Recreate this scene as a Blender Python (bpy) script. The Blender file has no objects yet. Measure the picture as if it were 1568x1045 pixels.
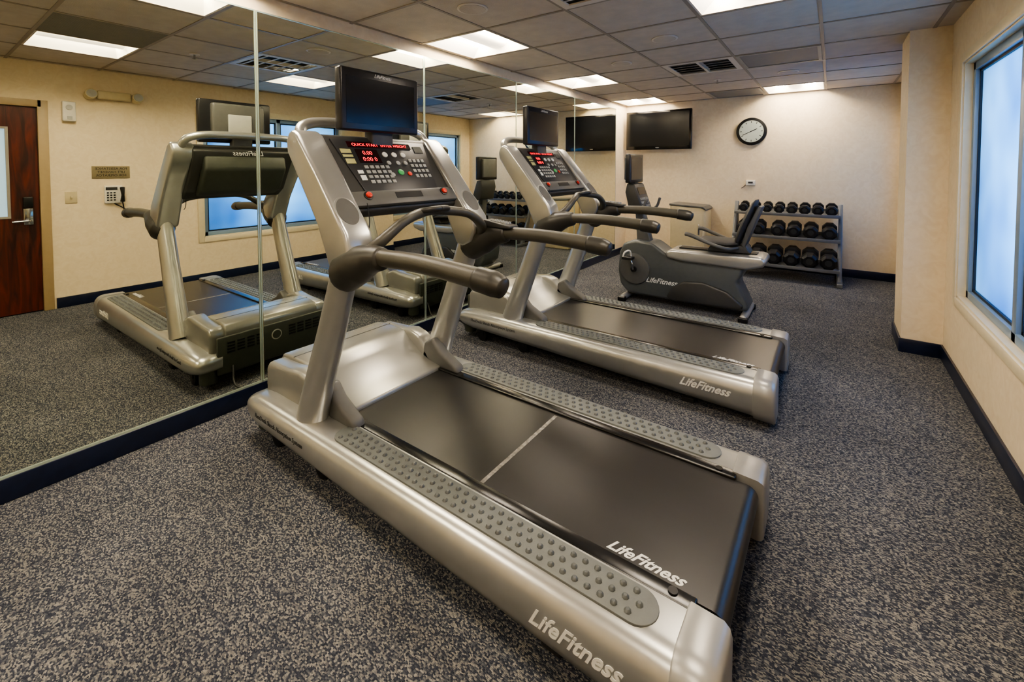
import bpy, bmesh, math, random
from mathutils import Vector, Matrix
random.seed(4)
R=math.radians
def hexc(h):
    h=h.lstrip('#'); o=[]
    for i in (0,2,4):
        c=int(h[i:i+2],16)/255
        o.append(c/12.92 if c<=.04045 else ((c+.055)/1.055)**2.4)
    return (*o,1)
# ---------------------------------------------------------------- materials
def M(name,col,rough=.5,metal=0.,var=.0,scale=25,bump=0.,bscale=200,emit=None,es=0,spec=.5,coat=0,col2=None,stretch=(1,1,1)):
    m=bpy.data.materials.new(name); m.use_nodes=True; nt=m.node_tree; b=nt.nodes['Principled BSDF']
    c=hexc(col)
    b.inputs['Base Color'].default_value=c; b.inputs['Roughness'].default_value=rough; b.inputs['Metallic'].default_value=metal
    b.inputs['Specular IOR Level'].default_value=spec
    if coat: b.inputs['Coat Weight'].default_value=coat; b.inputs['Coat Roughness'].default_value=.1
    tc=nt.nodes.new('ShaderNodeTexCoord'); mp=nt.nodes.new('ShaderNodeMapping'); mp.inputs['Scale'].default_value=stretch
    nt.links.new(tc.outputs['Object'],mp.inputs['Vector'])
    if var or col2:
        n=nt.nodes.new('ShaderNodeTexNoise'); n.inputs['Scale'].default_value=scale; n.inputs['Detail'].default_value=5
        nt.links.new(mp.outputs[0],n.inputs['Vector'])
        r=nt.nodes.new('ShaderNodeValToRGB'); r.color_ramp.elements[0].position=.3; r.color_ramp.elements[1].position=.7
        if col2: r.color_ramp.elements[0].color=hexc(col2)
        else: r.color_ramp.elements[0].color=tuple(x*(1-var) for x in c[:3])+(1,)
        r.color_ramp.elements[1].color=c if col2 else tuple(min(1,x*(1+var)) for x in c[:3])+(1,)
        nt.links.new(n.outputs['Fac'],r.inputs[0]); nt.links.new(r.outputs[0],b.inputs['Base Color'])
    if bump:
        n=nt.nodes.new('ShaderNodeTexNoise'); n.inputs['Scale'].default_value=bscale; n.inputs['Detail'].default_value=3
        nt.links.new(mp.outputs[0],n.inputs['Vector'])
        bp=nt.nodes.new('ShaderNodeBump'); bp.inputs['Strength'].default_value=bump; bp.inputs['Distance'].default_value=.004
        nt.links.new(n.outputs['Fac'],bp.inputs['Height']); nt.links.new(bp.outputs[0],b.inputs['Normal'])
    if emit: b.inputs['Emission Color'].default_value=hexc(emit); b.inputs['Emission Strength'].default_value=es
    return m
silver=M('silver_paint','#b3b4b0',.28,.72,var=.05,scale=8)
silver2=M('silver_plastic','#9b9b98',.34,.45,var=.05,scale=10)
ltgrey=M('light_grey_plastic','#a9a9a2',.5,var=.04)
hoodm=M('hood_plastic','#8a8a84',.27,.4,var=.06,scale=6)
dgreen=M('dark_green_grey_plastic','#3a3e36',.5,var=.08)
padm=M('rail_pad_rubber','#626663',.55,var=.06,bump=.2)
bumpm=M('rail_pad_nub','#515554',.35,var=.06)
dgrey=M('dark_grey_plastic','#353533',.42,var=.08)
mgrey=M('mid_grey_plastic','#535350',.45,var=.06)
olive=M('handrail_foam','#3d3b32',.42,var=.06,bump=.15,bscale=500)
boot=M('boot_plastic','#2c2b26',.42,var=.08)
black=M('black_plastic','#111111',.4,var=.2)
blackg=M('black_gloss','#0b0b0d',.12,coat=.5)
scrn=M('screen_glass','#0f1013',.16)
rubber=M('black_rubber','#1a1a1a',.75,var=.2)
belt_side=M('belt_guard','#0f0f0f',.22,var=.2)
white=M('white_print','#dcdcd6',.5)
whitep=M('white_plastic','#d8d4c8',.45,var=.03)
redled=M('red_led','#ff2030',.4,emit='#ff1424',es=1.3)
redb=M('orange_red_button','#c8301c',.3)
greenb=M('green_button','#3aa55a',.4)
yellow=M('label_yellow','#a9a671',.5)
btn=M('button_grey','#8f918e',.4)
chrome=M('chrome','#c8c8c8',.15,1.0)
navy=M('navy_baseboard','#121b33',.3,var=.2)
beige=M('beige_plastic','#c0b28f',.45,var=.04)
trimm=M('window_casing_paint','#d9ccad',.45,var=.03)
doorframe=M('door_frame_paint','#a08b68',.45,var=.03)
alu=M('window_aluminium','#7d93a8',.35,.2)
gasket=M('window_gasket','#1a222c',.5)
rackm=M('rack_paint','#6d6f6f',.4,.3,var=.05)
ironm=M('dumbbell_rubber','#101011',.45,var=.2,bump=.15)
seatm=M('seat_vinyl','#333434',.5,var=.1,bump=.1)
bikeg=M('bike_shroud','#505454',.40,.15,var=.05)
tilem=M('ceiling_tile','#c0b4a3',.9,var=.07,scale=9,bump=.6,bscale=260)
gridm=M('ceiling_grid','#cec4b4',.5)
tbar=M('ceiling_tbar','#8d8170',.5)
ventm=M('vent_metal','#8f8a80',.5,var=.05)
ventd=M('vent_dark','#1a1918',.8)
retm=M('return_panel','#6f7072',.6,var=.04)
goldp=M('sign_plate','#8d8164',.4,.3)

# wall paper
def wallmat():
    m=bpy.data.materials.new('wallpaper_cream'); m.use_nodes=True; nt=m.node_tree; b=nt.nodes['Principled BSDF']; b.inputs['Roughness'].default_value=.6
    tc=nt.nodes.new('ShaderNodeTexCoord')
    v=nt.nodes.new('ShaderNodeTexNoise'); v.inputs['Scale'].default_value=14; v.inputs['Detail'].default_value=4; v.inputs['Distortion'].default_value=1.5
    nt.links.new(tc.outputs['Object'],v.inputs['Vector'])
    r=nt.nodes.new('ShaderNodeValToRGB'); r.color_ramp.elements[0].color=hexc('#dbc9a9'); r.color_ramp.elements[1].color=hexc('#e2d2b4')
    r.color_ramp.elements[0].position=.35; r.color_ramp.elements[1].position=.65
    nt.links.new(v.outputs['Fac'],r.inputs[0]); nt.links.new(r.outputs[0],b.inputs['Base Color'])
    bp=nt.nodes.new('ShaderNodeBump'); bp.inputs['Strength'].default_value=.2; bp.inputs['Distance'].default_value=.003
    nt.links.new(v.outputs['Fac'],bp.inputs['Height']); nt.links.new(bp.outputs[0],b.inputs['Normal'])
    return m
wallm=wallmat()
def carpet():
    m=bpy.data.materials.new('loop_carpet'); m.use_nodes=True; nt=m.node_tree; b=nt.nodes['Principled BSDF']; b.inputs['Roughness'].default_value=.95; b.inputs['Specular IOR Level'].default_value=.15
    L=nt.links.new
    tc=nt.nodes.new('ShaderNodeTexCoord')
    dn=nt.nodes.new('ShaderNodeTexNoise'); dn.inputs['Scale'].default_value=25; L(tc.outputs['Object'],dn.inputs['Vector'])
    mx=nt.nodes.new('ShaderNodeVectorMath'); mx.operation='MULTIPLY_ADD'; mx.inputs[1].default_value=(.008,.008,0); L(dn.outputs['Color'],mx.inputs[0]); L(tc.outputs['Object'],mx.inputs[2])
    mp=nt.nodes.new('ShaderNodeMapping'); mp.inputs['Scale'].default_value=(.62,1.0,1); L(mx.outputs[0],mp.inputs['Vector'])
    vo=nt.nodes.new('ShaderNodeTexVoronoi'); vo.inputs['Scale'].default_value=250; vo.inputs['Randomness'].default_value=.55; L(mp.outputs[0],vo.inputs['Vector'])
    sp=nt.nodes.new('ShaderNodeSeparateColor'); L(vo.outputs['Color'],sp.inputs[0])
    r=nt.nodes.new('ShaderNodeValToRGB'); e=r.color_ramp.elements
    e[0].position=.0; e[0].color=hexc('#2b303a'); e[1].position=1; e[1].color=hexc('#87847d')
    for p,c in ((.36,'#393d47'),(.55,'#4f5257' ),(.75,'#6b6a69')):
        q=e.new(p); q.color=hexc(c)
    L(sp.outputs[0],r.inputs[0])
    ln=nt.nodes.new('ShaderNodeTexNoise'); ln.inputs['Scale'].default_value=1.6; ln.inputs['Detail'].default_value=3; L(tc.outputs['Object'],ln.inputs['Vector'])
    mr=nt.nodes.new('ShaderNodeMapRange'); mr.inputs[1].default_value=.3; mr.inputs[2].default_value=.7; mr.inputs[3].default_value=.82; mr.inputs[4].default_value=1.14; L(ln.outputs['Fac'],mr.inputs[0])
    vm=nt.nodes.new('ShaderNodeVectorMath'); vm.operation='SCALE'; L(r.outputs[0],vm.inputs[0]); L(mr.outputs[0],vm.inputs['Scale'])
    L(vm.outputs[0],b.inputs['Base Color'])
    bp=nt.nodes.new('ShaderNodeBump'); bp.inputs['Strength'].default_value=.7; bp.inputs['Distance'].default_value=.004; bp.invert=True
    L(vo.outputs['Distance'],bp.inputs['Height']); L(bp.outputs[0],b.inputs['Normal'])
    return m
carpetm=carpet()
beltm=M('running_belt','#1f1e1d',.34,var=.10,scale=2,stretch=(1,5,1))
def woodmat():
    m=M('mahogany_wood','#5c2415',.35,coat=.2); nt=m.node_tree; b=nt.nodes['Principled BSDF']; L=nt.links.new
    tc=nt.nodes.new('ShaderNodeTexCoord'); mp=nt.nodes.new('ShaderNodeMapping'); mp.inputs['Scale'].default_value=(3,6,.7); L(tc.outputs['Object'],mp.inputs['Vector'])
    n=nt.nodes.new('ShaderNodeTexNoise'); n.inputs['Scale'].default_value=3; n.inputs['Detail'].default_value=8; n.inputs['Distortion'].default_value=1.2; L(mp.outputs[0],n.inputs['Vector'])
    r=nt.nodes.new('ShaderNodeValToRGB'); r.color_ramp.elements[0].color=hexc('#2a0e08'); r.color_ramp.elements[1].color=hexc('#632413'); r.color_ramp.elements[0].position=.35; r.color_ramp.elements[1].position=.7
    L(n.outputs['Fac'],r.inputs[0]); L(r.outputs[0],b.inputs['Base Color']); return m
wood=woodmat()
mirm=bpy.data.materials.new('mirror_glass'); mirm.use_nodes=True
b=mirm.node_tree.nodes['Principled BSDF']; b.inputs['Metallic'].default_value=1; b.inputs['Roughness'].default_value=0.0; b.inputs['Base Color'].default_value=(.79,.81,.70,1)
medge=M('mirror_bevel_edge','#cfe0cf',.15,.6)
def lampm(s): return M('lamp_lens','#fff4dc',.5,emit='#ffeed8',es=s)
lens=lampm(36)
lamptray=M('lamp_reflector','#f3efe4',.4,emit='#ffedd2',es=.8)
doorglass=M('door_glass','#9db4c4',.1,emit='#9fbfd8',es=.5)
consface=M('console_face','#27282a',.38,var=.05); ledwin=M('led_window','#2a0509',.25); readwin=M('readout_window','#1c0306',.25)
bezel=M('tv_bezel','#1e1e20',.28); seamm=M('seam_chalk','#85827b',.7,var=.5,scale=60)
# frosted window film
wf=bpy.data.materials.new('frosted_film'); wf.use_nodes=True; nt=wf.node_tree; nt.nodes.clear()
o=nt.nodes.new('ShaderNodeOutputMaterial'); t=nt.nodes.new('ShaderNodeBsdfTranslucent'); g=nt.nodes.new('ShaderNodeBsdfGlossy'); mix=nt.nodes.new('ShaderNodeMixShader')
tc=nt.nodes.new('ShaderNodeTexCoord'); n=nt.nodes.new('ShaderNodeTexNoise'); n.inputs['Scale'].default_value=1.2
r=nt.nodes.new('ShaderNodeValToRGB'); r.color_ramp.elements[0].color=hexc('#6592bd'); r.color_ramp.elements[1].color=hexc('#a5c9e2'); r.color_ramp.elements[0].position=.35; r.color_ramp.elements[1].position=.65
nt.links.new(tc.outputs['Object'],n.inputs['Vector']); nt.links.new(n.outputs['Fac'],r.inputs[0]); nt.links.new(r.outputs[0],t.inputs['Color'])
g.inputs['Roughness'].default_value=.15; mix.inputs[0].default_value=.06
nt.links.new(t.outputs[0],mix.inputs[1]); nt.links.new(g.outputs[0],mix.inputs[2]); nt.links.new(mix.outputs[0],o.inputs['Surface'])

# ---------------------------------------------------------------- geometry helpers
class Grp:
    def __init__(s,name,loc,off):
        s.e=bpy.data.objects.new(name,None); s.e.location=loc; s.e.empty_display_size=.2
        bpy.context.collection.objects.link(s.e); s.off=Vector(off)
def link(name,me,mat,parent):
    o=bpy.data.objects.new(name,me); bpy.context.collection.objects.link(o)
    if mat is not None and not me.materials: me.materials.append(mat)
    if parent: o.parent=parent.e; o.location=parent.off
    return o
def finish(bm,name,mat,parent,ang=40):
    me=bpy.data.meshes.new(name); bm.normal_update(); bm.to_mesh(me); bm.free()
    for p in me.polygons: p.use_smooth=True
    try: me.set_sharp_from_angle(angle=R(ang))
    except Exception: pass
    return link(name,me,mat,parent)
def mesh(name,verts,faces,mat,parent=None,bevel=0,seg=3,ang=40,ret=False):
    bm=bmesh.new(); vs=[bm.verts.new(v) for v in verts]
    for f in faces:
        try: bm.faces.new([vs[i] for i in f])
        except ValueError: pass
    bmesh.ops.recalc_face_normals(bm,faces=bm.faces)
    if bevel:
        es=[e for e in bm.edges if len(e.link_faces)==2 and e.calc_face_angle(0)>.45]
        bmesh.ops.bevel(bm,geom=es,offset=bevel,segments=seg,affect='EDGES',clamp_overlap=True,profile=.5)
    return finish(bm,name,mat,parent,ang)
BF=[(0,1,3,2),(4,6,7,5),(0,4,5,1),(2,3,7,6),(0,2,6,4),(1,5,7,3)]
def boxv(x0,x1,y0,y1,z0,z1): return [(x,y,z) for x in (x0,x1) for y in (y0,y1) for z in (z0,z1)]
def box(name,x0,x1,y0,y1,z0,z1,mat,parent=None,bevel=0,seg=3): return mesh(name,boxv(x0,x1,y0,y1,z0,z1),BF,mat,parent,bevel,seg)
def multibox(name,bs,mat,parent=None,bevel=0):
    v=[];f=[]
    for b_ in bs:
        k=len(v); v+=boxv(*b_); f+=[tuple(i+k for i in q) for q in BF]
    return mesh(name,v,f,mat,parent,bevel,2)
def prism(name,prof,y0,y1,mat,parent=None,bevel=0,seg=3,ang=40):
    n=len(prof); v=[(x,y0,z) for x,z in prof]+[(x,y1,z) for x,z in prof]
    f=[tuple(range(n)),tuple(range(2*n-1,n-1,-1))]+[(i,(i+1)%n,(i+1)%n+n,i+n) for i in range(n)]
    return mesh(name,v,f,mat,parent,bevel,seg,ang)
def prismx(name,prof,x0,x1,mat,parent=None,bevel=0,seg=2):
    n=len(prof); v=[(x0,y,z) for y,z in prof]+[(x1,y,z) for y,z in prof]
    f=[tuple(range(n)),tuple(range(2*n-1,n-1,-1))]+[(i,(i+1)%n,(i+1)%n+n,i+n) for i in range(n)]
    return mesh(name,v,f,mat,parent,bevel,seg)
def loft(name,rings,mat,parent=None,ang=50,caps=True):
    n=len(rings[0]); v=[p for r_ in rings for p in r_]; f=[]
    for k in range(len(rings)-1):
        for i in range(n):
            j=(i+1)%n; f.append((k*n+i,k*n+j,(k+1)*n+j,(k+1)*n+i))
    if caps: f.append(tuple(range(n))); f.append(tuple((len(rings)-1)*n+i for i in range(n))[::-1])
    return mesh(name,v,f,mat,parent,0,0,ang)
def cr(pts,k=8):
    P=[Vector(p) for p in pts]
    if len(P)==2: return P,[0,1]
    P2=[P[0]*2-P[1]]+P+[P[-1]*2-P[-2]]; out=[];ts=[]
    for i in range(1,len(P2)-2):
        for s in range(k):
            t=s/k; a,b_,c,d=P2[i-1:i+3]
            out.append(.5*((2*b_)+(-a+c)*t+(2*a-5*b_+4*c-d)*t*t+(-a+3*b_-3*c+d)*t**3)); ts.append(i-1+t)
    out.append(P[-1]); ts.append(len(P)-1); return out,ts
def tube(name,pts,r,mat,parent=None,n=16,flat=1.0,k=8,up=(0,1,0),dome=True):
    Q,ts=cr(pts,k)
    if not isinstance(r,(list,tuple)): r=[r]*len(pts)
    rings=[]; U=Vector(up)
    def rad(t):
        i=min(int(t),len(r)-2); f=t-i; return r[i]*(1-f)+r[i+1]*f
    T=[]
    for i in range(len(Q)):
        a=Q[max(i-1,0)]; c=Q[min(i+1,len(Q)-1)]; T.append((c-a).normalized())
    s=None
    for i,q in enumerate(Q):
        t=T[i]
        if s is None:
            s=(U-t*U.dot(t))
            if s.length<.05: s=Vector((0,0,1))-t*t.z
            if s.length<.05: s=Vector((1,0,0))-t*t.x
        else: s=s-t*s.dot(t)
        s.normalize(); w=t.cross(s); rr=rad(ts[i])
        rings.append((q,t,s.copy(),w,rr))
    R_=[]
    def ring(q,s,w,rr): return [tuple(q+s*math.cos(2*math.pi*j/n)*rr*flat+w*math.sin(2*math.pi*j/n)*rr) for j in range(n)]
    if dome:
        q,t,s_,w,rr=rings[0]
        for f,g in ((.35,.25),(.75,.14)): R_.append(ring(q-t*rr*g,s_,w,rr*f))
    for q,t,s_,w,rr in rings: R_.append(ring(q,s_,w,rr))
    if dome:
        q,t,s_,w,rr=rings[-1]
        for f,g in ((.75,.14),(.35,.25)): R_.append(ring(q+t*rr*g,s_,w,rr*f))
    return loft(name,R_,mat,parent,60)
def cyl(name,c,axis,r,h,mat,parent=None,n=32,bevel=0,r2=None,ell=1.0):
    a=Vector(axis).normalized(); u=Vector((0,0,1)) if abs(a.z)<.9 else Vector((1,0,0)); u=(u-a*u.dot(a)).normalized(); w=a.cross(u); c=Vector(c)
    if r2 is None: r2=r
    v=[];f=[]
    for s,rr in ((-.5,r),(.5,r2)):
        for j in range(n):
            t=2*math.pi*j/n; v.append(tuple(c+a*h*s+u*math.cos(t)*rr*ell+w*math.sin(t)*rr))
    f=[tuple(range(n))[::-1],tuple(range(n,2*n))]+[(j,(j+1)%n,(j+1)%n+n,j+n) for j in range(n)]
    return mesh(name,v,f,mat,parent,bevel,2)
def frame_boxes(name,items,o,ux,uy,nz,mat,parent=None,bevel=0):
    o=Vector(o);ux=Vector(ux);uy=Vector(uy);nz=Vector(nz); v=[];f=[]
    for u0,u1,v0,v1,n0,n1 in items:
        k=len(v)
        v+=[tuple(o+ux*a+uy*b_+nz*c) for a in (u0,u1) for b_ in (v0,v1) for c in (n0,n1)]
        f+=[tuple(i+k for i in q) for q in BF]
    return mesh(name,v,f,mat,parent,bevel,2)
def text(name,body,size,o,ux,uy,mat,parent=None,shear=0,align='LEFT',ext=.0006,bold=0):
    cu=bpy.data.curves.new(name,'FONT'); cu.body=body; cu.size=size; cu.align_x=align; cu.shear=shear; cu.extrude=ext; cu.offset=bold; cu.resolution_u=3
    ob=bpy.data.objects.new(name,cu); bpy.context.collection.objects.link(ob)
    bpy.context.view_layer.update()
    dg=bpy.context.evaluated_depsgraph_get(); me=bpy.data.meshes.new_from_object(ob.evaluated_get(dg))
    bpy.data.objects.remove(ob)
    ux=Vector(ux);uy=Vector(uy);nz=ux.cross(uy); mt=Matrix((ux,uy,nz)).transposed().to_4x4(); mt.translation=Vector(o)
    me.transform(mt); me.materials.clear(); me.materials.append(mat); me.name=name
    return link(name,me,mat,parent)

# ---------------------------------------------------------------- room
X1=3.49; Y0=-1.98; Y1=7.15; H=2.44
box('floor',-.15,X1+.15,Y0-.15,Y1+.15,-.1,0,carpetm)
box('wall_left',-.15,0,Y0-.15,Y1+.15,0,2.6,wallm)
box('wall_far',0,X1,Y1,Y1+.15,0,2.6,wallm)
box('wall_back',0,X1,Y0-.15,Y0,0,2.6,wallm)
DW=(-.10,.84); W1=(2.2,4.1); W2=(5.1,6.86); ZS,ZT=.55,2.10
xs=(X1,X1+.15)
multibox('wall_right',[(*xs,Y0-.15,DW[0],0,2.6),(*xs,*DW,2.03,2.6),(*xs,DW[1],W1[0],0,2.6),
  (*xs,*W1,0,ZS),(*xs,*W1,ZT,2.6),(*xs,W1[1],W2[0],0,2.6),(*xs,*W2,0,ZS),(*xs,*W2,ZT,2.6),(*xs,W2[1],Y1+.15,0,2.6)],wallm)
CX=3.255; CY0,CY1=4.48,4.92
box('wall_column',CX,X1,CY0,CY1,0,2.6,wallm)
bh=.105
box('baseboard_left',0,.014,Y0,Y1,0,bh,navy,None,.004)
box('baseboard_far',.014,X1-.014,Y1-.014,Y1,0,bh,navy,None,.004)
multibox('baseboard_right',[(X1-.014,X1,Y0,DW[0]-.06,0,bh),(X1-.014,X1,DW[1]+.06,CY0-.014,0,bh),(CX-.014,X1,CY0-.014,CY0,0,bh),(CX-.014,CX,CY0,CY1,0,bh),(CX-.014,X1,CY1,CY1+.014,0,bh),(X1-.014,X1,CY1+.014,Y1-.014,0,bh)],navy,None,.003)
# mirror panels
ys=[-1.90,-.07,1.27,2.61,3.95,5.30,6.69]
for a,b_ in zip(ys[:-1],ys[1:]):
    g=Grp('wall_mirror',(0,(a+b_)/2,1.2),(0,-(a+b_)/2,-1.2))
    box('mirror_pane',.001,.007,a+.012,b_-.012,bh+.012,2.34,mirm,g)
    multibox('bevel_edge',[(.001,.0085,a+.002,a+.009,bh+.01,2.34),(.001,.0085,b_-.009,b_-.002,bh+.01,2.34),(.001,.009,a+.003,b_-.003,2.34,2.348),(.001,.012,a+.003,b_-.003,bh,bh+.011)],medge,g)
# ceiling
gx=[0,.03]+[.03+.672*i for i in range(1,6)]+[X1]; gy=[Y0]+[2.57+.65*i for i in range(-6,8)]+[Y1]
lamps=[(0.03,-1.33),(2.046,-1.33),(0.03,.62),(0.03,2.57),(0.03,4.52),(0.03,6.47),(2.046,.62),(2.046,2.57),(2.046,6.47)]
vents=[(1.374,1.92),(1.374,4.52)]; rets=[(2.046,4.52),(1.374,6.47)]; grille=[(1.374,.62)]
def has(l,x,y): return any(abs(a-x)<.02 and abs(b_-y)<.02 for a,b_ in l)
v=[];f=[]
for i in range(len(gx)-1):
    for j in range(len(gy)-1):
        if has(lamps+vents+rets+grille,gx[i],gy[j]): continue
        k=len(v); x0,x1,y0,y1=gx[i],gx[i+1],gy[j],gy[j+1]
        dz=random.uniform(0,.001)
        v+=boxv(x0,x1,y0,y1,H+dz,H+.02); f+=[tuple(q+k for q in w) for w in BF]
for x in gx[1:-1]:
    k=len(v); v+=boxv(x-.011,x+.011,Y0,Y1,H-.004,H+.01); f+=[tuple(q+k for q in w) for w in BF]
nt_=len(f)
for y in gy[1:-1]:
    k=len(v); v+=boxv(0,X1,y-.011,y+.011,H-.0045,H+.01); f+=[tuple(q+k for q in w) for w in BF]
me=bpy.data.meshes.new('ceiling'); me.from_pydata(v,[],f); me.materials.append(tilem); me.materials.append(tbar)
ntile=nt_-6*(len(gx)-2)
for i,p in enumerate(me.polygons): p.material_index=1 if i>=ntile else 0
link('ceiling',me,None,None)
box('light_leak_cover',-.15,X1+.15,Y0-.15,Y1+.15,2.6,2.7,ventd)  # unseen cover above the ceiling, added to keep world light from leaking in
TX,TY=.672,.65
for lx,ly in lamps:
    cx,cy=lx+TX/2,ly+TY/2
    g=Grp('ceiling_light',(cx,cy,H),(-cx,-cy,-H))
    a=.025; x0,x1,y0,y1=lx+a,lx+TX-a,ly+a,ly+TY-a; i_=.10; zt=H+.09
    multibox('frame',[(lx+.012,x0,ly+.012,ly+TY-.012,H-.002,H+.01),(x1,lx+TX-.012,ly+.012,ly+TY-.012,H-.002,H+.01),(x0,x1,ly+.012,y0,H-.002,H+.01),(x0,x1,y1,ly+TY-.012,H-.002,H+.01)],gridm,g)
    vv=[(x0,y0,H),(x1,y0,H),(x1,y1,H),(x0,y1,H),(x0+i_,y0+.04,zt),(x1-i_,y0+.04,zt),(x1-i_,y1-.04,zt),(x0+i_,y1-.04,zt)]
    mesh('reflector_tray',vv,[(0,1,5,4),(1,2,6,5),(2,3,7,6),(3,0,4,7),(4,5,6,7)],lamptray,g)
    for s in (-1,1):
        xa=cx+s*.17; box('lens',xa-.055,xa+.055,y0+.05,y1-.05,zt-.012,zt-.004,lens,g)
    rings=[]
    for yy in (y0+.03,y1-.03):
        rings.append([(cx+math.cos(t)*.10,yy,zt-.002-math.sin(t)*.055) for t in [math.pi*q/10 for q in range(11)]])
    loft('centre_basket',rings,lamptray,g)
for lx,ly in vents:
    cx,cy=lx+TX/2,ly+TY/2
    g=Grp('air_diffuser',(cx,cy,H),(-cx,-cy,-H))
    box('back',lx+.01,lx+TX-.01,ly+.01,ly+TY-.01,H+.05,H+.06,ventd,g)
    bs=[]
    m_=.06
    bs+=[(lx+.01,lx+m_,ly+.01,ly+TY-.01,H-.006,H+.004),(lx+TX-m_,lx+TX-.01,ly+.01,ly+TY-.01,H-.006,H+.004),(lx+m_,lx+TX-m_,ly+.01,ly+m_,H-.006,H+.004),(lx+m_,lx+TX-m_,ly+TY-m_,ly+TY-.01,H-.006,H+.004),
         (cx-.012,cx+.012,ly+m_,ly+TY-m_,H-.006,H+.03)]
    multibox('frame',bs,gridm,g)
    for q in range(5):
        yy=ly+m_+.05+q*.105
        prismx('blade',[(yy-.016,H-.004),(yy-.016,H-.001),(yy+.016,H+.006),(yy+.016,H+.003)],lx+m_,lx+TX-m_,gridm,g)
for lx,ly in rets:
    cx,cy=lx+TX/2,ly+TY/2
    g=Grp('ceiling_return_panel',(cx,cy,H),(-cx,-cy,-H))
    box('panel',lx+.012,lx+TX-.012,ly+.012,ly+TY-.012,H-.002,H+.01,retm,g)
    multibox('rim',[(lx+.012,lx+.04,ly+.012,ly+TY-.012,H-.008,H),(lx+TX-.04,lx+TX-.012,ly+.012,ly+TY-.012,H-.008,H),(lx+.04,lx+TX-.04,ly+.012,ly+.04,H-.008,H),(lx+.04,lx+TX-.04,ly+TY-.04,ly+TY-.012,H-.008,H)],ventm,g)
for lx,ly in grille:
    cx,cy=lx+TX/2,ly+TY/2
    g=Grp('ceiling_grille',(cx,cy,H),(-cx,-cy,-H))
    box('back',lx+.012,lx+TX-.012,ly+.012,ly+TY-.012,H+.012,H+.02,ventd,g)
    multibox('grid_bars',[(lx+.015+.016*q,lx+.019+.016*q,ly+.012,ly+TY-.012,H-.003,H+.008) for q in range(40)],ventm,g)
for x,y in ((.9,2.2),(1.1,4.2),(2.4,5.6),(1.7,3.6)):
    g=Grp('ceiling_speaker',(x,y,H),(-x,-y,-H))
    cyl('speaker_ring',(x,y,H-.004),(0,0,1),.10,.008,gridm,g,bevel=.002); cyl('speaker_mesh',(x,y,H-.009),(0,0,1),.085,.003,tilem,g)
for x,y in ((1.7,5.6),(1.9,1.6)):
    g=Grp('ceiling_sprinkler',(x,y,H),(-x,-y,-H))
    cyl('escutcheon',(x,y,H-.004),(0,0,1),.04,.008,gridm,g); cyl('stem',(x,y,H-.025),(0,0,1),.008,.05,chrome,g,12); cyl('deflector',(x,y,H-.045),(0,0,1),.02,.003,chrome,g,16)
# ---------------------------------------------------------------- windows
for n_,(a,b_) in enumerate((W1,W2),1):
    g=Grp('window_%d'%n_,(X1,(a+b_)/2,(ZS+ZT)/2),(-X1,-(a+b_)/2,-(ZS+ZT)/2))
    cw=.06
    multibox('casing',[(X1-.012,X1+.004,a-cw,a,ZS-cw,ZT+cw),(X1-.012,X1+.004,b_,b_+cw,ZS-cw,ZT+cw),(X1-.012,X1+.004,a,b_,ZT,ZT+cw),(X1-.012,X1+.004,a,b_,ZS-cw,ZS)],trimm,g,.003)
    multibox('liner',[(X1,X1+.14,a,a+.012,ZS,ZT),(X1,X1+.14,b_-.012,b_,ZS,ZT),(X1,X1+.14,a,b_,ZT-.012,ZT),(X1,X1+.14,a,b_,ZS,ZS+.012)],trimm,g)
    mid=(a+b_)/2; fx=(X1+.04,X1+.10); fw=.05; A,B=a+.012,b_-.012;za,zb=ZS+.012,ZT-.012
    multibox('frame',[(*fx,A,A+fw,za,zb),(*fx,B-fw,B,za,zb),(*fx,A,B,za,za+fw),(*fx,A,B,zb-fw,zb),(*fx,mid-.03,mid+.03,za,zb)],alu,g,.004)
    gs=[]
    for p,q in ((A+fw,mid-.03),(mid+.03,B-fw)):
        gs+=[(X1+.06,X1+.085,p,p+.016,za+fw,zb-fw),(X1+.06,X1+.085,q-.016,q,za+fw,zb-fw),(X1+.06,X1+.085,p,q,za+fw,za+fw+.016),(X1+.06,X1+.085,p,q,zb-fw-.016,zb-fw)]
    multibox('gasket',gs,gasket,g)
    box('frosted_pane',X1+.072,X1+.076,A+.01,B-.01,za+.01,zb-.01,wf,g)
    L_=bpy.data.lights.new('daylight','AREA'); L_.shape='RECTANGLE'; L_.size=b_-a; L_.size_y=ZT-ZS; L_.energy=42; L_.color=(.60,.79,1)
    lo=bpy.data.objects.new('window_daylight',L_); lo.location=(X1+.6,(a+b_)/2,(ZS+ZT)/2+.1); lo.rotation_euler=(0,R(90),0); bpy.context.collection.objects.link(lo)
# ---------------------------------------------------------------- door + wall items (right wall, seen in the mirror)
g=Grp('door_1',(X1,(DW[0]+DW[1])/2,0),(-X1,-(DW[0]+DW[1])/2,0))
d0,d1=DW; xa,xb=X1+.02,X1+.065
ly0,ly1,lz0,lz1=.22,.60,.95,1.78
multibox('slab',[(xa,xb,d0+.03,ly0,.01,2.0),(xa,xb,ly1,d1-.03,.01,2.0),(xa,xb,ly0,ly1,.01,lz0),(xa,xb,ly0,ly1,lz1,2.0)],wood,g)
box('glass_lite',xa+.01,xa+.02,ly0,ly1,lz0,lz1,doorglass,g)
multibox('lite_trim',[(xa-.008,xa,ly0-.02,ly1+.02,lz0-.02,lz0),(xa-.008,xa,ly0-.02,ly1+.02,lz1,lz1+.02),(xa-.008,xa,ly0-.02,ly0,lz0,lz1),(xa-.008,xa,ly1,ly1+.02,lz0,lz1)],ventm,g)
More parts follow.
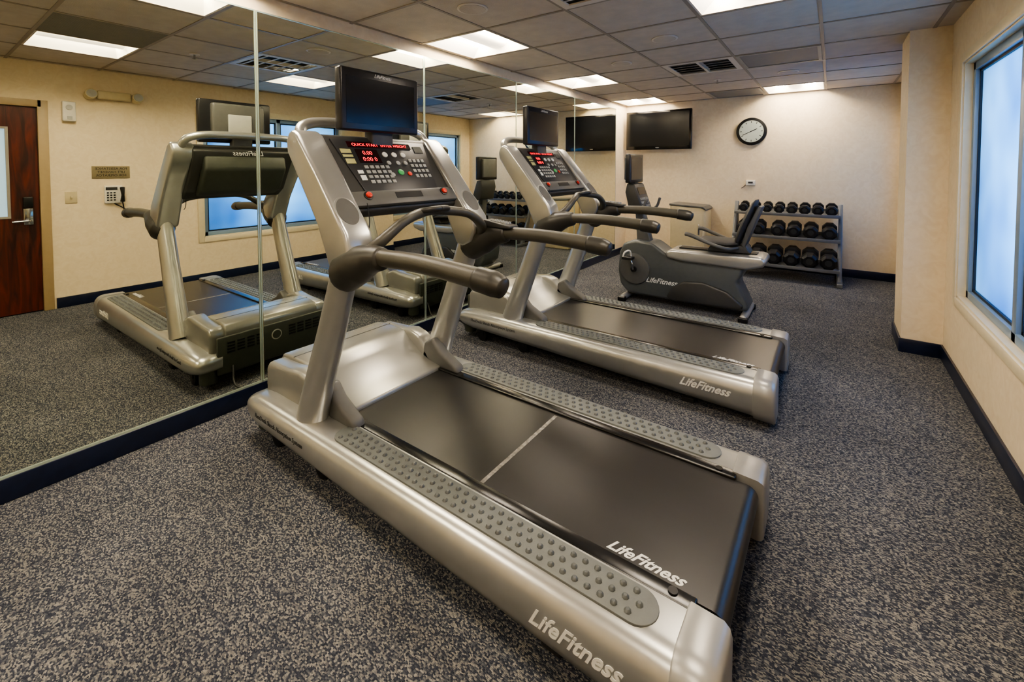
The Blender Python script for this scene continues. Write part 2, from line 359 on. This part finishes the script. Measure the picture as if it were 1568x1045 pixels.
multibox('jamb',[(X1-.015,X1+.13,d0-.045,d0+.028,0,2.07),(X1-.015,X1+.13,d1-.028,d1+.045,0,2.07),(X1-.015,X1+.13,d0,d1,2.003,2.07)],doorframe,g,.003)
box('outer_infill',X1+.1,X1+.14,d0,d1,0,2.03,ventd,g)
box('lock_plate',xa-.012,xa,.70,.765,.86,1.02,chrome,g,.004); box('lock_reader',xa-.03,xa,.70,.765,1.03,1.13,black,g,.006)
tube('lever_handle',[(xa-.01,.735,.90),(xa-.05,.735,.90),(xa-.055,.70,.90),(xa-.055,.62,.897)],.010,chrome,g,10)
def grp(name,y,z): return Grp(name,(X1,y,z),(-X1,-y,-z))
g=grp('wall_sign',1.35,1.37)
box('plate',X1-.008,X1,1.19,1.50,1.30,1.43,goldp,g,.003)
for i,t_ in enumerate(('FOR ASSISTANCE','LIFT HANDSET','FOR OPERATOR')):
    text('line',t_,.034,(X1-.009,1.345,1.392-.036*i),(0,-1,0),(0,0,1),black,g,align='CENTER')
g=grp('wall_telephone',1.36,1.13)
box('base',X1-.03,X1,1.28,1.43,1.03,1.22,whitep,g,.01)
tube('handset',[(X1-.06,1.42,1.05),(X1-.075,1.42,1.12),(X1-.06,1.42,1.20)],[.022,.014,.022],black,g,12)
multibox('keys',[(X1-.034,X1-.028,1.298+.027*i,1.315+.027*i,1.06+.026*j,1.074+.026*j) for i in range(3) for j in range(4)],black,g)
box('display',X1-.034,X1-.028,1.29,1.385,1.175,1.205,dgrey,g)
tube('cord',[(X1-.05,1.42,1.05),(X1-.05,1.44,.93),(X1-.04,1.48,.88),(X1-.03,1.46,.95),(X1-.01,1.36,1.03)],.006,black,g,8)
g=grp('wall_light_switch',1.03,1.11)
box('plate',X1-.006,X1,.985,1.075,1.05,1.17,beige,g,.003); box('toggle',X1-.018,X1-.006,1.022,1.038,1.10,1.125,beige,g,.002)
g=grp('wall_alarm_unit',1.03,1.97)
box('body',X1-.05,X1,.98,1.08,1.88,2.08,whitep,g,.01); box('lens',X1-.06,X1-.05,1.015,1.05,1.90,1.93,ltgrey,g); cyl('bell',(X1-.05,1.03,2.02),(1,0,0),.025,.02,ltgrey,g)
g=grp('wall_emergency_light',1.38,2.19)
box('body',X1-.07,X1,1.24,1.52,2.13,2.22,beige,g,.015)
for y in (1.19,1.57):
    cyl('lamp_head',(X1-.06,y,2.17),(1,.0,-.2),.050,.09,beige,g,24,.006); cyl('lamp_glass',(X1-.107,y,2.178),(1,0,-.2),.040,.006,ltgrey,g)
# far wall items
g=Grp('wall_clock',(1.86,Y1,1.93),(-1.86,-Y1,-1.93))
cyl('case',(1.86,Y1-.02,1.93),(0,1,0),.195,.04,black,g,48,.008); cyl('face',(1.86,Y1-.042,1.93),(0,1,0),.155,.006,M('clock_face','#a9b2a8',.5),g,48)
def tick(a,r0,r1,w):
    d=Vector((math.sin(a),0,math.cos(a))); s=Vector((d.z,0,-d.x)); c=Vector((1.86,0,1.93)); 
    return [c+d*r0-s*w,c+d*r0+s*w,c+d*r1+s*w,c+d*r1-s*w]
v=[];f=[]
for q in range(12):
    k=len(v); v+=[(p.x,Y1-.0465,p.z) for p in tick(q*math.pi/6,.12,.145,.004)]; f.append((k,k+1,k+2,k+3))
for a,l,w in ((R(65),.08,.005),(R(245),.12,.0035)):
    k=len(v); v+=[(p.x,Y1-.048,p.z) for p in tick(a,-.02,l,w)]; f.append((k,k+1,k+2,k+3))
mesh('marks_and_hands',v,f,black,g)
g=Grp('wall_television',(.57,Y1,2.0),(-.57,-Y1,-2.0))
ty=Y1-.16
box('cabinet',.06,1.08,ty,ty+.06,1.70,2.31,blackg,g,.01); box('screen',.095,1.045,ty-.003,ty,1.755,2.28,scrn,g)
box('mount_plate',.42,.72,Y1-.02,Y1,1.85,2.15,black,g); box('mount_arm',.54,.60,ty+.05,Y1-.01,1.95,2.05,black,g)
text('logo','VIZIO',.022,(.57,ty-.012,1.722),(1,0,0),(0,0,1),white,g,align='CENTER')
g=Grp('wall_thermostat',(1.86,Y1,1.2),(-1.86,-Y1,-1.2))
box('base',1.80,1.92,Y1-.03,Y1,1.16,1.235,whitep,g,.006); box('display',1.83,1.89,Y1-.033,Y1-.03,1.19,1.215,dgrey,g)
tube('remote_lead',[(1.80,Y1-.01,1.17),(1.76,Y1-.01,1.13),(1.74,Y1-.01,1.12)],.004,black,g,6)

# ---------------------------------------------------------------- treadmill
def treadmill(yc,dx=0,seam=True):
    G=Grp('treadmill',(1.48+dx,yc,0),(-1.48,0,0))
    sec=[(.315,.0),(.315,1.0),(.435,1.02),(.463,1.0),(.486,.94),(.503,.83),(.512,.68),(.514,.48),(.508,.28),(.490,.10),(.462,.0)]
    zt=.245
    for s in (-1,1):
        rings=[]
        for x,sc in ((.330,.25),(.335,.45),(.350,.66),(.38,.80),(.43,.91),(.50,1),(.8,1),(1.2,1),(1.6,1),(2.0,1),(2.3,1),(2.515,1)):
            t=(x-.345)/2.16; zb=.105-.065*t
            ring=[]
            for o_,h in sec:
                z=zb+(zt-zb)*h; oo=.385+(o_-.385)*(.35+.65*sc); zz=.17+(z-.17)*sc
                ring.append((x,s*oo,zz))
            rings.append(ring)
        loft('side_rail',rings,silver,G,50)
        rings=[]
        for x,sc,dz in ((2.515,1.0,0),(2.520,1.03,0),(2.60,1.03,-.004),(2.615,.985,-.008),(2.622,.90,-.012)):
            ring=[]
            for o_,h in sec:
                z=.03+(.25-.03)*h; ring.append((x,s*(.41+(o_-.41)*sc),.14+(z-.14)*sc+dz))
            rings.append(ring)
        loft('rear_cap',rings,silver2,G,45)
        x0,x1,hw,c=1.06,2.46,.058,s*.402
        pts=[(x0+hw-hw*math.sin(math.pi*q/12),c-hw*math.cos(math.pi*q/12)) for q in range(13)]+[(x1-hw+hw*math.sin(math.pi*q/12),c+hw*math.cos(math.pi*q/12)) for q in range(13)]
        n=len(pts); vv=[(x,y,.243) for x,y in pts]+[(x,y,.2525) for x,y in pts]
        ff=[tuple(range(n)),tuple(range(n,2*n))]+[(i,(i+1)%n,(i+1)%n+n,i+n) for i in range(n)]
        mesh('foot_pad',vv,ff,padm,G,.002,2)
        v=[];f=[]
        for row,oy in enumerate((-.034,0,.034)):
            nb=34
            for q in range(nb):
                bx=x0+.05+(x1-x0-.10)*(q+(.5 if row==1 else 0))/(nb-.5); rr=.0108
                if bx>x1-.03: continue
                k=len(v)
                for lv,(fr,hz) in enumerate(((1,0),(.8,.0045),(.45,.0075))):
                    for j in range(8):
                        a=math.pi*j/4; v.append((bx+rr*fr*math.cos(a),c+oy+rr*fr*math.sin(a),.252+hz))
                for lv in range(2):
                    for j in range(8): f.append((k+lv*8+j,k+lv*8+(j+1)%8,k+lv*8+8+(j+1)%8,k+lv*8+8+j))
                f.append(tuple(k+16+j for j in range(8)))
        mesh('foot_pad_bumps',v,f,bumpm,G)
        box('belt_guard',.95,2.53,min(s*.285,s*.334),max(s*.285,s*.334),.10,.2475,belt_side,G,.005)
        cyl('rear_bolt',(2.47,s*.307,.248),(0,0,1),.013,.008,black,G,16)
        for x in (.55,.95): cyl('wheel',(x,s*.42,.045),(0,1,0),.045,.035,black,G,24,.004); box('wheel_fork',x-.02,x+.02,s*.42-.024,s*.42+.024,.05,.14,black,G)
        box('levelling_foot',2.13,2.20,s*.42-.03,s*.42+.03,0,.03,rubber,G,.006); box('foot_stem',2.145,2.185,s*.42-.015,s*.42+.015,.03,.09,dgreen,G)
        pts=[(.835,s*.405,.235),(.90,s*.405,.42),(1.0,s*.402,.68),(1.09,s*.40,.93),(1.12,s*.40,1.03)]
        tube('upright',pts,[.085,.076,.070,.066,.064],silver,G,24,flat=.78,dome=False)
        prism('upright_foot',[(.80,.235),(.83,.36),(.90,.40),(.96,.34),(1.09,.275),(1.11,.235)],min(s*.30,s*.37),max(s*.30,s*.37),mgrey,G,.018)
        prof=[(.835,1.565),(.79,1.59),(.755,1.575),(.735,1.53),(.745,1.48),(.85,1.34),(.985,1.16),(1.035,1.06),(1.07,.985),(1.13,.965),(1.19,1.0),(1.215,1.07),(1.195,1.14),(1.13,1.215),(1.00,1.375)]
        prism('console_side_arm',prof,min(s*.325,s*.460),max(s*.325,s*.460),silver,G,.040,5,60)
        nn=Vector((.78,0,.626)); oo=Vector((1.122,s*.398,1.222)); 
        cyl('arm_recess_rim',oo,nn,.056,.006,silver,G,32,.002,ell=1.40); cyl('arm_recess',oo+nn*.002,nn,.048,.006,mgrey,G,32,ell=1.44)
        tube('rail_boot',[(1.08,s*.405,.945),(1.13,s*.408,.965),(1.22,s*.41,1.01),(1.30,s*.412,1.04),(1.37,s*.412,1.052)],[.055,.085,.080,.060,.046],boot,G,20,flat=.95)
        tube('handrail',[(1.34,s*.412,1.055),(1.6,s*.412,1.06),(1.88,s*.412,1.045)],[.034,.035,.036],olive,G,20)
        tube('handrail_tip',[(1.86,s*.412,1.045),(1.93,s*.412,1.038),(1.965,s*.412,1.03)],[.041,.042,.034],boot,G,20)
    box('deck',.62,2.52,-.29,.29,.12,.20,black,G)
    prof=[]
    x_f,x_r,zc,rr=.72,2.565,.195,.042
    for q in range(13):
        a=math.pi/2-math.pi*q/12; prof.append((x_r+rr*math.cos(a),zc+rr*math.sin(a)))
    prof=[(x_f,zc+rr)]+prof+[(x_f,zc-rr)]
    prism('running_belt',prof,-.29,.29,beltm,G,0,2,50)
    if seam: box('belt_seam_mark',1.757,1.773,-.28,.27,zc+rr,zc+rr+.0006,seamm,G)
    text('belt_logo','LifeFitness',.054,(2.255,-.268,zc+rr+.0004),(1,0,0),(0,1,0),white,G,shear=.5,ext=.0004,bold=.0012)
    box('under_frame',.42,2.45,-.34,.34,.07,.13,dgreen,G,.01)
    hp=[(.375,.07),(.355,.12),(.36,.36),(.385,.395),(.45,.405),(.60,.405),(.66,.395),(.72,.355),(.80,.30),(.88,.27),(.97,.256),(.975,.20),(.6,.07)]
    prism('motor_hood',hp,-.315,.315,hoodm,G,.012,3,60)
    for s in (-1,1):
        hp2=[(.40,.10),(.37,.15),(.375,.35),(.40,.385),(.60,.395),(.70,.41),(.78,.39),(.86,.32),(.93,.24),(.90,.20)]
        prism('hood_cheek',hp2,min(s*.30,s*.40),max(s*.30,s*.40),hoodm,G,.022,3,60)
        cyl('corner_bumper',(.40,s*.40,.09),(0,0,1),.05,.10,dgreen,G,24,.012)
    box('front_panel',.338,.358,-.37,.37,.09,.33,dgreen,G,.008)
    multibox('front_vents',[(.333,.3385,sx*.06+sgn*.20-.022,sx*.06+sgn*.20+.022,.22+.02*r_,.23+.02*r_) for sgn in (-1,1) for sx in (-1.5,-.5,.5,1.5) for r_ in range(4)],black,G)
    cyl('front_badge',(.337,0,.25),(1,0,0),.035,.004,ltgrey,G); cyl('front_badge_inner',(.3345,0,.25),(1,0,0),.028,.002,dgreen,G)
    multibox('hood_seam',[(.50,.504,-.316,.316,.404,.4065)],dgrey,G)
    tube('top_hoop',[(.78,-.395,1.53),(.745,-.392,1.585),(.725,-.355,1.62),(.715,-.25,1.64),(.715,0,1.645),(.715,.25,1.64),(.725,.355,1.62),(.745,.392,1.585),(.78,.395,1.53)],.026,silver,G,14)
    cp=[(1.075,1.215),(1.055,1.25),(.815,1.57),(.78,1.575),(.72,1.53),(.74,1.46),(.88,1.24),(.97,1.185),(1.05,1.18)]
    prism('console_housing',cp,-.345,.345,dgrey,G,.012,3,50)
    o=Vector((1.055,0,1.25)); ux=(0,1,0); uy=(-.6,0,.8); nz=(.8,0,.6)
    FB=lambda nm,it,mt,bv=0: frame_boxes(nm,it,o,ux,uy,nz,mt,G,bv)
    fp=[(-.235,.055),(.235,.055),(.30,.375),(-.30,.375)]
    vv=[tuple(o+Vector(ux)*a+Vector(uy)*b_+Vector(nz)*c) for c in (-.002,.008) for a,b_ in fp]
    mesh('face_plate',vv,[(0,1,2,3),(4,5,6,7),(0,1,5,4),(1,2,6,5),(2,3,7,6),(3,0,4,7)],consface,G,.004,2)
    FB('lower_ledge',[(-.33,.33,-.03,.052,-.004,.022)],mgrey,.008)
    FB('ledge_slot',[(-.085,.085,.0,.035,.0215,.0235)],black,.0)
    FB('led_strip',[(-.22,.18,.322,.358,.008,.011)],ledwin)
    text('led_text','QUICK START  ENTER WEIGHT',.025,o+Vector(ux)*(-.02)+Vector(uy)*.331+Vector(nz)*.0115,ux,uy,redled,G,align='CENTER',ext=.0003)
    FB('readout_panel',[(-.19,-.06,.225,.31,.008,.011)],readwin)
    text('readout_digits','0.00',.034,o+Vector(ux)*(-.125)+Vector(uy)*.276+Vector(nz)*.0115,ux,uy,redled,G,align='CENTER',ext=.0003)
    text('readout_time','0:00 0',.034,o+Vector(ux)*(-.125)+Vector(uy)*.236+Vector(nz)*.0115,ux,uy,redled,G,align='CENTER',ext=.0003)
    FB('keypad',[(-.18+.032*i,-.158+.032*i,.10+.03*j,.118+.03*j,.008,.012) for i in range(5) for j in range(4)],btn,.001)
    FB('keypad_right',[(.12+.03*i,.14+.03*i,.13+.034*j,.15+.034*j,.008,.012) for i in range(4) for j in range(4)],btn,.001)
    FB('label_left',[(-.265,-.215,.22,.25,.008,.010),(-.27,-.215,.26,.275,.008,.010),(-.272,-.215,.285,.31,.008,.010)],yellow)
    FB('label_left_low',[(-.225,-.195,.12,.15,.008,.010),(-.228,-.198,.16,.18,.008,.010)],white)
    FB('label_right',[(.20,.262,.30,.345,.008,.010)],dgreen)
    for u_,v_,r_,mt in ((-.02,.28,.016,white),(.04,.28,.016,white),(.10,.28,.016,white),(-.02,.225,.013,btn),(.04,.225,.013,btn),(.09,.225,.013,btn),(.03,.165,.018,greenb),(-.03,.15,.013,btn),(.085,.155,.013,redb)):
        cyl('round_button',o+Vector(ux)*u_+Vector(uy)*v_+Vector(nz)*.010,nz,r_,.006,mt,G,20,.001)
    for u_ in (-.245,.245):
        cyl('stop_button_base',o+Vector(ux)*u_+Vector(uy)*.022+Vector(nz)*.022,nz,.024,.008,black,G,24,.002)
        cyl('stop_button',o+Vector(ux)*u_+Vector(uy)*.022+Vector(nz)*.03,nz,.015,.014,redb,G,24,.004)
    text('console_logo','LifeFitness',.034,o+Vector(uy)*.383+Vector(nz)*.004,ux,uy,white,G,shear=.4,align='CENTER')
    prism('console_back',[(.72,1.50),(.70,1.40),(.80,1.24),(.90,1.20),(.90,1.30),(.78,1.47)],-.28,.28,dgreen,G,.02)
    text('back_logo','LifeFitness',.05,(.697,0,1.50),(0,-1,0),(0,0,1),white,G,shear=.3,align='CENTER')
    prism('tv_neck',[(.79,1.50),(.86,1.50),(.85,1.66),(.79,1.66)],-.07,.07,dgrey,G,.01)
    box('tv_body',.835,.885,-.27,.225,1.595,1.905,bezel,G,.012)
    box('tv_back',.79,.84,-.20,.16,1.62,1.88,mgrey,G,.018)
    box('tv_screen',.884,.8865,-.238,.193,1.632,1.862,scrn,G)
    box('tv_rear_bracket',.775,.792,-.10,.06,1.64,1.80,ltgrey,G,.006)
    text('tv_logo','LifeFitness',.026,(.886,-.02,1.873),(0,1,0),(0,0,1),white,G,shear=.3,align='CENTER')
    tube('ergo_bar',[(1.20,-.39,1.03),(1.26,-.33,1.10),(1.27,-.22,1.17),(1.235,-.10,1.195),(1.22,0,1.20),(1.235,.10,1.195),(1.27,.22,1.17),(1.26,.33,1.10),(1.20,.39,1.03)],[.03,.026,.022,.024,.02,.024,.022,.026,.03],olive,G,14)
    rp=[]
    for q in range(17):
        a=2*math.pi*q/16; rp.append((1.235+.045*math.cos(a),.085*math.sin(a),1.205+.012*math.cos(a)))
    tube('pulse_grip',rp,.014,boot,G,10,k=2,dome=False)
    box('grip_centre',1.215,1.255,-.04,.04,1.195,1.21,black,G,.005)
    prism('remote_pad',[(1.24,1.085),(1.42,1.085),(1.42,1.10),(1.24,1.125)],.37,.45,dgrey,G,.006)
    multibox('remote_keys',[(1.28+.022*i,1.294+.022*i,.385+.02*j,.397+.02*j,1.10,1.124-.001*i*2) for i in range(5) for j in range(3)],btn,G)
    tube('safety_cord',[(1.085,-.27,1.25),(1.10,-.27,1.17),(1.10,-.275,1.12),(1.115,-.28,1.10)],.0025,black,G,6)
    tube('power_cord',[(.34,-.28,.13),(.26,-.30,.03),(.18,-.24,.008),(.10,-.20,.008),(.05,-.22,.05),(.03,-.23,.10)],.006,black,G,8)
    ux=(1,0,0)
    text('side_print','FlexDeck Shock Absorption System',.030,(.50,-.5145,.175),ux,(0,.10,.995),dgrey,G,ext=.0012)
    text('side_logo','LifeFitness',.064,(2.13,-.5155,.135),ux,(0,.08,.997),white,G,shear=.5,ext=.0014,bold=.0012)
    return G
treadmill(1.52); treadmill(3.19,-.04,False)

# ---------------------------------------------------------------- recumbent bike
yb=4.72
G=Grp('recumbent_exercise_bike',(1.62,yb,0),(-1.62,-yb,0))
prism('shroud',[(.955,.16),(.93,.30),(.945,.50),(.99,.60),(1.12,.645),(1.30,.63),(1.42,.55),(1.50,.505),(2.16,.50),(2.14,.40),(2.10,.33),(2.20,.12),(2.20,.08),(1.95,.065),(1.5,.065),(1.05,.065)],yb-.16,yb+.16,bikeg,G,.03,4,60)
prism('shroud_lower_cover',[(1.46,.10),(1.50,.20),(1.62,.28),(1.80,.30),(2.02,.24),(2.16,.13),(2.14,.08),(1.5,.07)],yb-.185,yb+.185,dgrey,G,.02,3,60)
cyl('crank_cover',(1.12,yb,.34),(0,1,0),.165,.36,mgrey,G,40,.02)
for s in (-1,1):
    cyl('crank_hub',(1.12,yb+s*.19,.34),(0,1,0),.03,.03,black,G,20)
    a=R(100 if s<0 else 280); p=Vector((1.12+.16*math.cos(a),0,.34+.13*math.sin(a)))
    tube('crank_arm',[(1.12,yb+s*.205,.34),(p.x,yb+s*.215,p.z)],.014,chrome,G,10)
    box('pedal',p.x-.06,p.x+.05,min(yb+s*.225,yb+s*.31),max(yb+s*.225,yb+s*.31),p.z-.015,p.z+.015,black,G,.006)
    tube('pedal_strap',[(p.x-.05,yb+s*.30,p.z),(p.x-.03,yb+s*.30,p.z+.06),(p.x+.01,yb+s*.265,p.z+.075),(p.x+.02,yb+s*.235,p.z)],.009,whitep,G,8)
prism('seat_beam',[(1.46,.50),(1.44,.56),(1.50,.585),(2.30,.60),(2.34,.57),(2.32,.51),(2.18,.47),(1.6,.48)],yb-.19,yb+.19,silver,G,.025,4,60)
prism('beam_top',[(1.55,.58),(2.25,.595),(2.25,.61),(1.55,.60)],yb-.06,yb+.06,black,G)
prism('seat_carriage',[(1.82,.60),(2.20,.61),(2.16,.68),(1.86,.67)],yb-.10,yb+.10,dgrey,G,.01)
rings=[]
for x,w,t_,z in ((1.74,.10,.03,.70),(1.77,.16,.05,.70),(1.9,.20,.06,.695),(2.02,.21,.06,.69),(2.10,.18,.05,.70)):
    rings.append([(x,yb+w*math.cos(a),z+t_*.5*math.sin(a)) for a in [2*math.pi*q/20 for q in range(20)]])
loft('seat_pad',rings,seatm,G,60)
rings=[]
for z,x,w,t_ in ((.69,2.08,.12,.03),(.73,2.09,.18,.06),(.85,2.13,.20,.07),(.98,2.18,.19,.065),(1.08,2.22,.15,.05),(1.11,2.235,.10,.025)):
    rings.append([(x+t_*.5*math.cos(a),yb+w*math.sin(a),z) for a in [2*math.pi*q/20 for q in range(20)]])
loft('seat_back',rings,seatm,G,60)
prism('seat_back_shell',[(2.12,.68),(2.15,.66),(2.29,1.05),(2.26,1.06),(2.17,.86)],yb-.11,yb+.11,mgrey,G,.01)
for s in (-1,1):
    tube('seat_handle',[(2.10,yb+s*.12,.66),(2.02,yb+s*.24,.66),(1.88,yb+s*.27,.70),(1.72,yb+s*.27,.76),(1.66,yb+s*.26,.77)],[.014,.016,.016,.02,.02],mgrey,G,12)
prism('mast',[(1.10,.60),(1.26,.60),(1.15,1.0),(1.07,1.0)],yb-.05,yb+.05,mgrey,G,.02)
prism('console_housing',[(1.04,.98),(1.20,.96),(1.10,1.24),(1.02,1.25),(1.00,1.15)],yb-.15,yb+.15,dgrey,G,.015)
o=Vector((1.20,yb,.965)); ux=(0,1,0); uy=Vector((-.10,0,.28)).normalized(); nz=Vector(ux).cross(uy)
frame_boxes('console_buttons',[(-.12+.04*i,-.095+.04*i,.03+.04*j,.055+.04*j,0,.004) for i in range(6) for j in range(3)],o,ux,uy,nz,btn,G)
frame_boxes('console_display',[(-.11,.11,.17,.25,0,.003)],o,ux,uy,nz,scrn,G)
box('tv_body',1.02,1.075,yb-.20,yb+.20,1.25,1.56,bezel,G,.012)
box('tv_back',.985,1.025,yb-.14,yb+.14,1.28,1.53,mgrey,G,.012)
box('tv_screen',1.074,1.0775,yb-.165,yb+.165,1.285,1.525,scrn,G)
box('tv_neck',1.03,1.07,yb-.04,yb+.04,1.20,1.30,dgrey,G)
for s in (-1,1):
    tube('front_handle',[(1.10,yb+s*.04,.92),(1.14,yb+s*.16,.93),(1.22,yb+s*.22,.98),(1.26,yb+s*.22,1.08)],.015,mgrey,G,10)
for x in (1.02,2.17):
    tube('stabiliser',[(x,yb-.26,.035),(x,yb+.26,.035)],.033,silver2,G,14)
    for s in (-1,1): box('stabiliser_foot',x-.04,x+.04,yb+s*.26-.03,yb+s*.26+.03,0,.05,black,G,.01)
text('side_logo','LifeFitness',.075,(1.24,yb-.162,.22),(1,0,0),(0,0,1),white,G,shear=.4,bold=.001)

# ---------------------------------------------------------------- cabinet beside the rack, far wall
G=Grp('towel_cabinet',(1.10,6.9,0),(-1.10,-6.9,0))
prism('body',[(.86,0),(1.35,0),(1.35,.80),(1.31,.84),(.86,.86)],6.70,7.12,beige,G,.02)
prism('lid',[(.85,.855),(1.31,.835),(1.36,.80),(1.365,.82),(1.32,.86),(.85,.885)],6.69,7.13,mgrey,G,.006)
box('door_panel',.90,1.31,6.693,6.703,.08,.74,beige,G,.003)
box('handle',1.26,1.28,6.675,6.695,.45,.60,chrome,G,.004)

# ---------------------------------------------------------------- dumbbell rack
G=Grp('dumbbell_rack',(2.30,6.8,0),(-2.30,-6.8,0))
XL,XR=1.72,2.90
shelves=[(.20,6.62),(.54,6.78),(.83,6.90)]
for x in (XL,XR):
    box('foot',x-.03,x+.03,6.40,7.10,0,.05,rackm,G,.008)
    prismx('post',[(6.52,.04),(6.60,.04),(7.00,.93),(6.93,.95)],x-.022,x+.022,rackm,G,.006)
    prismx('rear_brace',[(6.98,.04),(7.04,.04),(7.02,.92),(6.96,.92)],x-.015,x+.015,rackm,G,.004)
for z,y in shelves:
    prismx('shelf',[(y-.17,z-.045),(y-.17,z-.005),(y-.155,z-.005),(y-.15,z-.035),(y+.14,z+.015),(y+.14,z+.05),(y+.155,z+.05),(y+.155,z-.0)],XL,XR,rackm,G,.002)
def db(x,y,z,r,l):
    ax=Vector((0,1,.17)).normalized(); c=Vector((x,y,z))
    for s in (-1,1):
        cc=c+ax*s*(l*.5+.055)
        rs=[]
        for tt,fr in ((-.5,.55),(-.38,1),(.30,1),(.5,.72)):
            q=cc+ax*l*tt*s; uu=Vector((1,0,0)); ww=ax.cross(uu)
            rs.append([tuple(q+uu*math.cos(math.pi*(2*j+1)/8)*r*fr+ww*math.sin(math.pi*(2*j+1)/8)*r*fr) for j in range(8)])
        loft('dumbbell_head',rs,ironm,G,30); cyl('dumbbell_cap',cc+ax*s*(l*.5+.001),ax,r*.4,.004,dgrey,G,16)
    cyl('dumbbell_handle',c,ax,.015,.12,chrome,G,12)
z,y=shelves[2]
for i in range(8): db(XL+.10+i*.141,y,z+.055,.056+.0016*i,.055)
z,y=shelves[1]
for i,x in enumerate((1.84,2.02,2.24,2.42,2.60,2.79)): db(x,y,z+.082,.080+.0008*i,.085)
z,y=shelves[0]
for i in range(6): db(XL+.12+i*.19,y,z+.098,.093,.12)

# ---------------------------------------------------------------- world, camera
w=bpy.data.worlds.new('World'); bpy.context.scene.world=w; w.use_nodes=True
w.node_tree.nodes['Background'].inputs[0].default_value=(.6,.78,1,1); w.node_tree.nodes['Background'].inputs[1].default_value=.4
cam=bpy.data.cameras.new('camera'); co=bpy.data.objects.new('camera',cam); bpy.context.collection.objects.link(co)
co.location=(2.8,0,1.41); co.rotation_euler=(R(88),0,R(35.8)); cam.sensor_width=36; cam.lens=15.59; cam.shift_y=-.154; cam.clip_start=.02
bpy.context.scene.camera=co
sc=bpy.context.scene
sc.view_settings.view_transform='AgX'
try: sc.view_settings.look='AgX - Medium High Contrast'
except Exception: pass
sc.view_settings.exposure=1.05
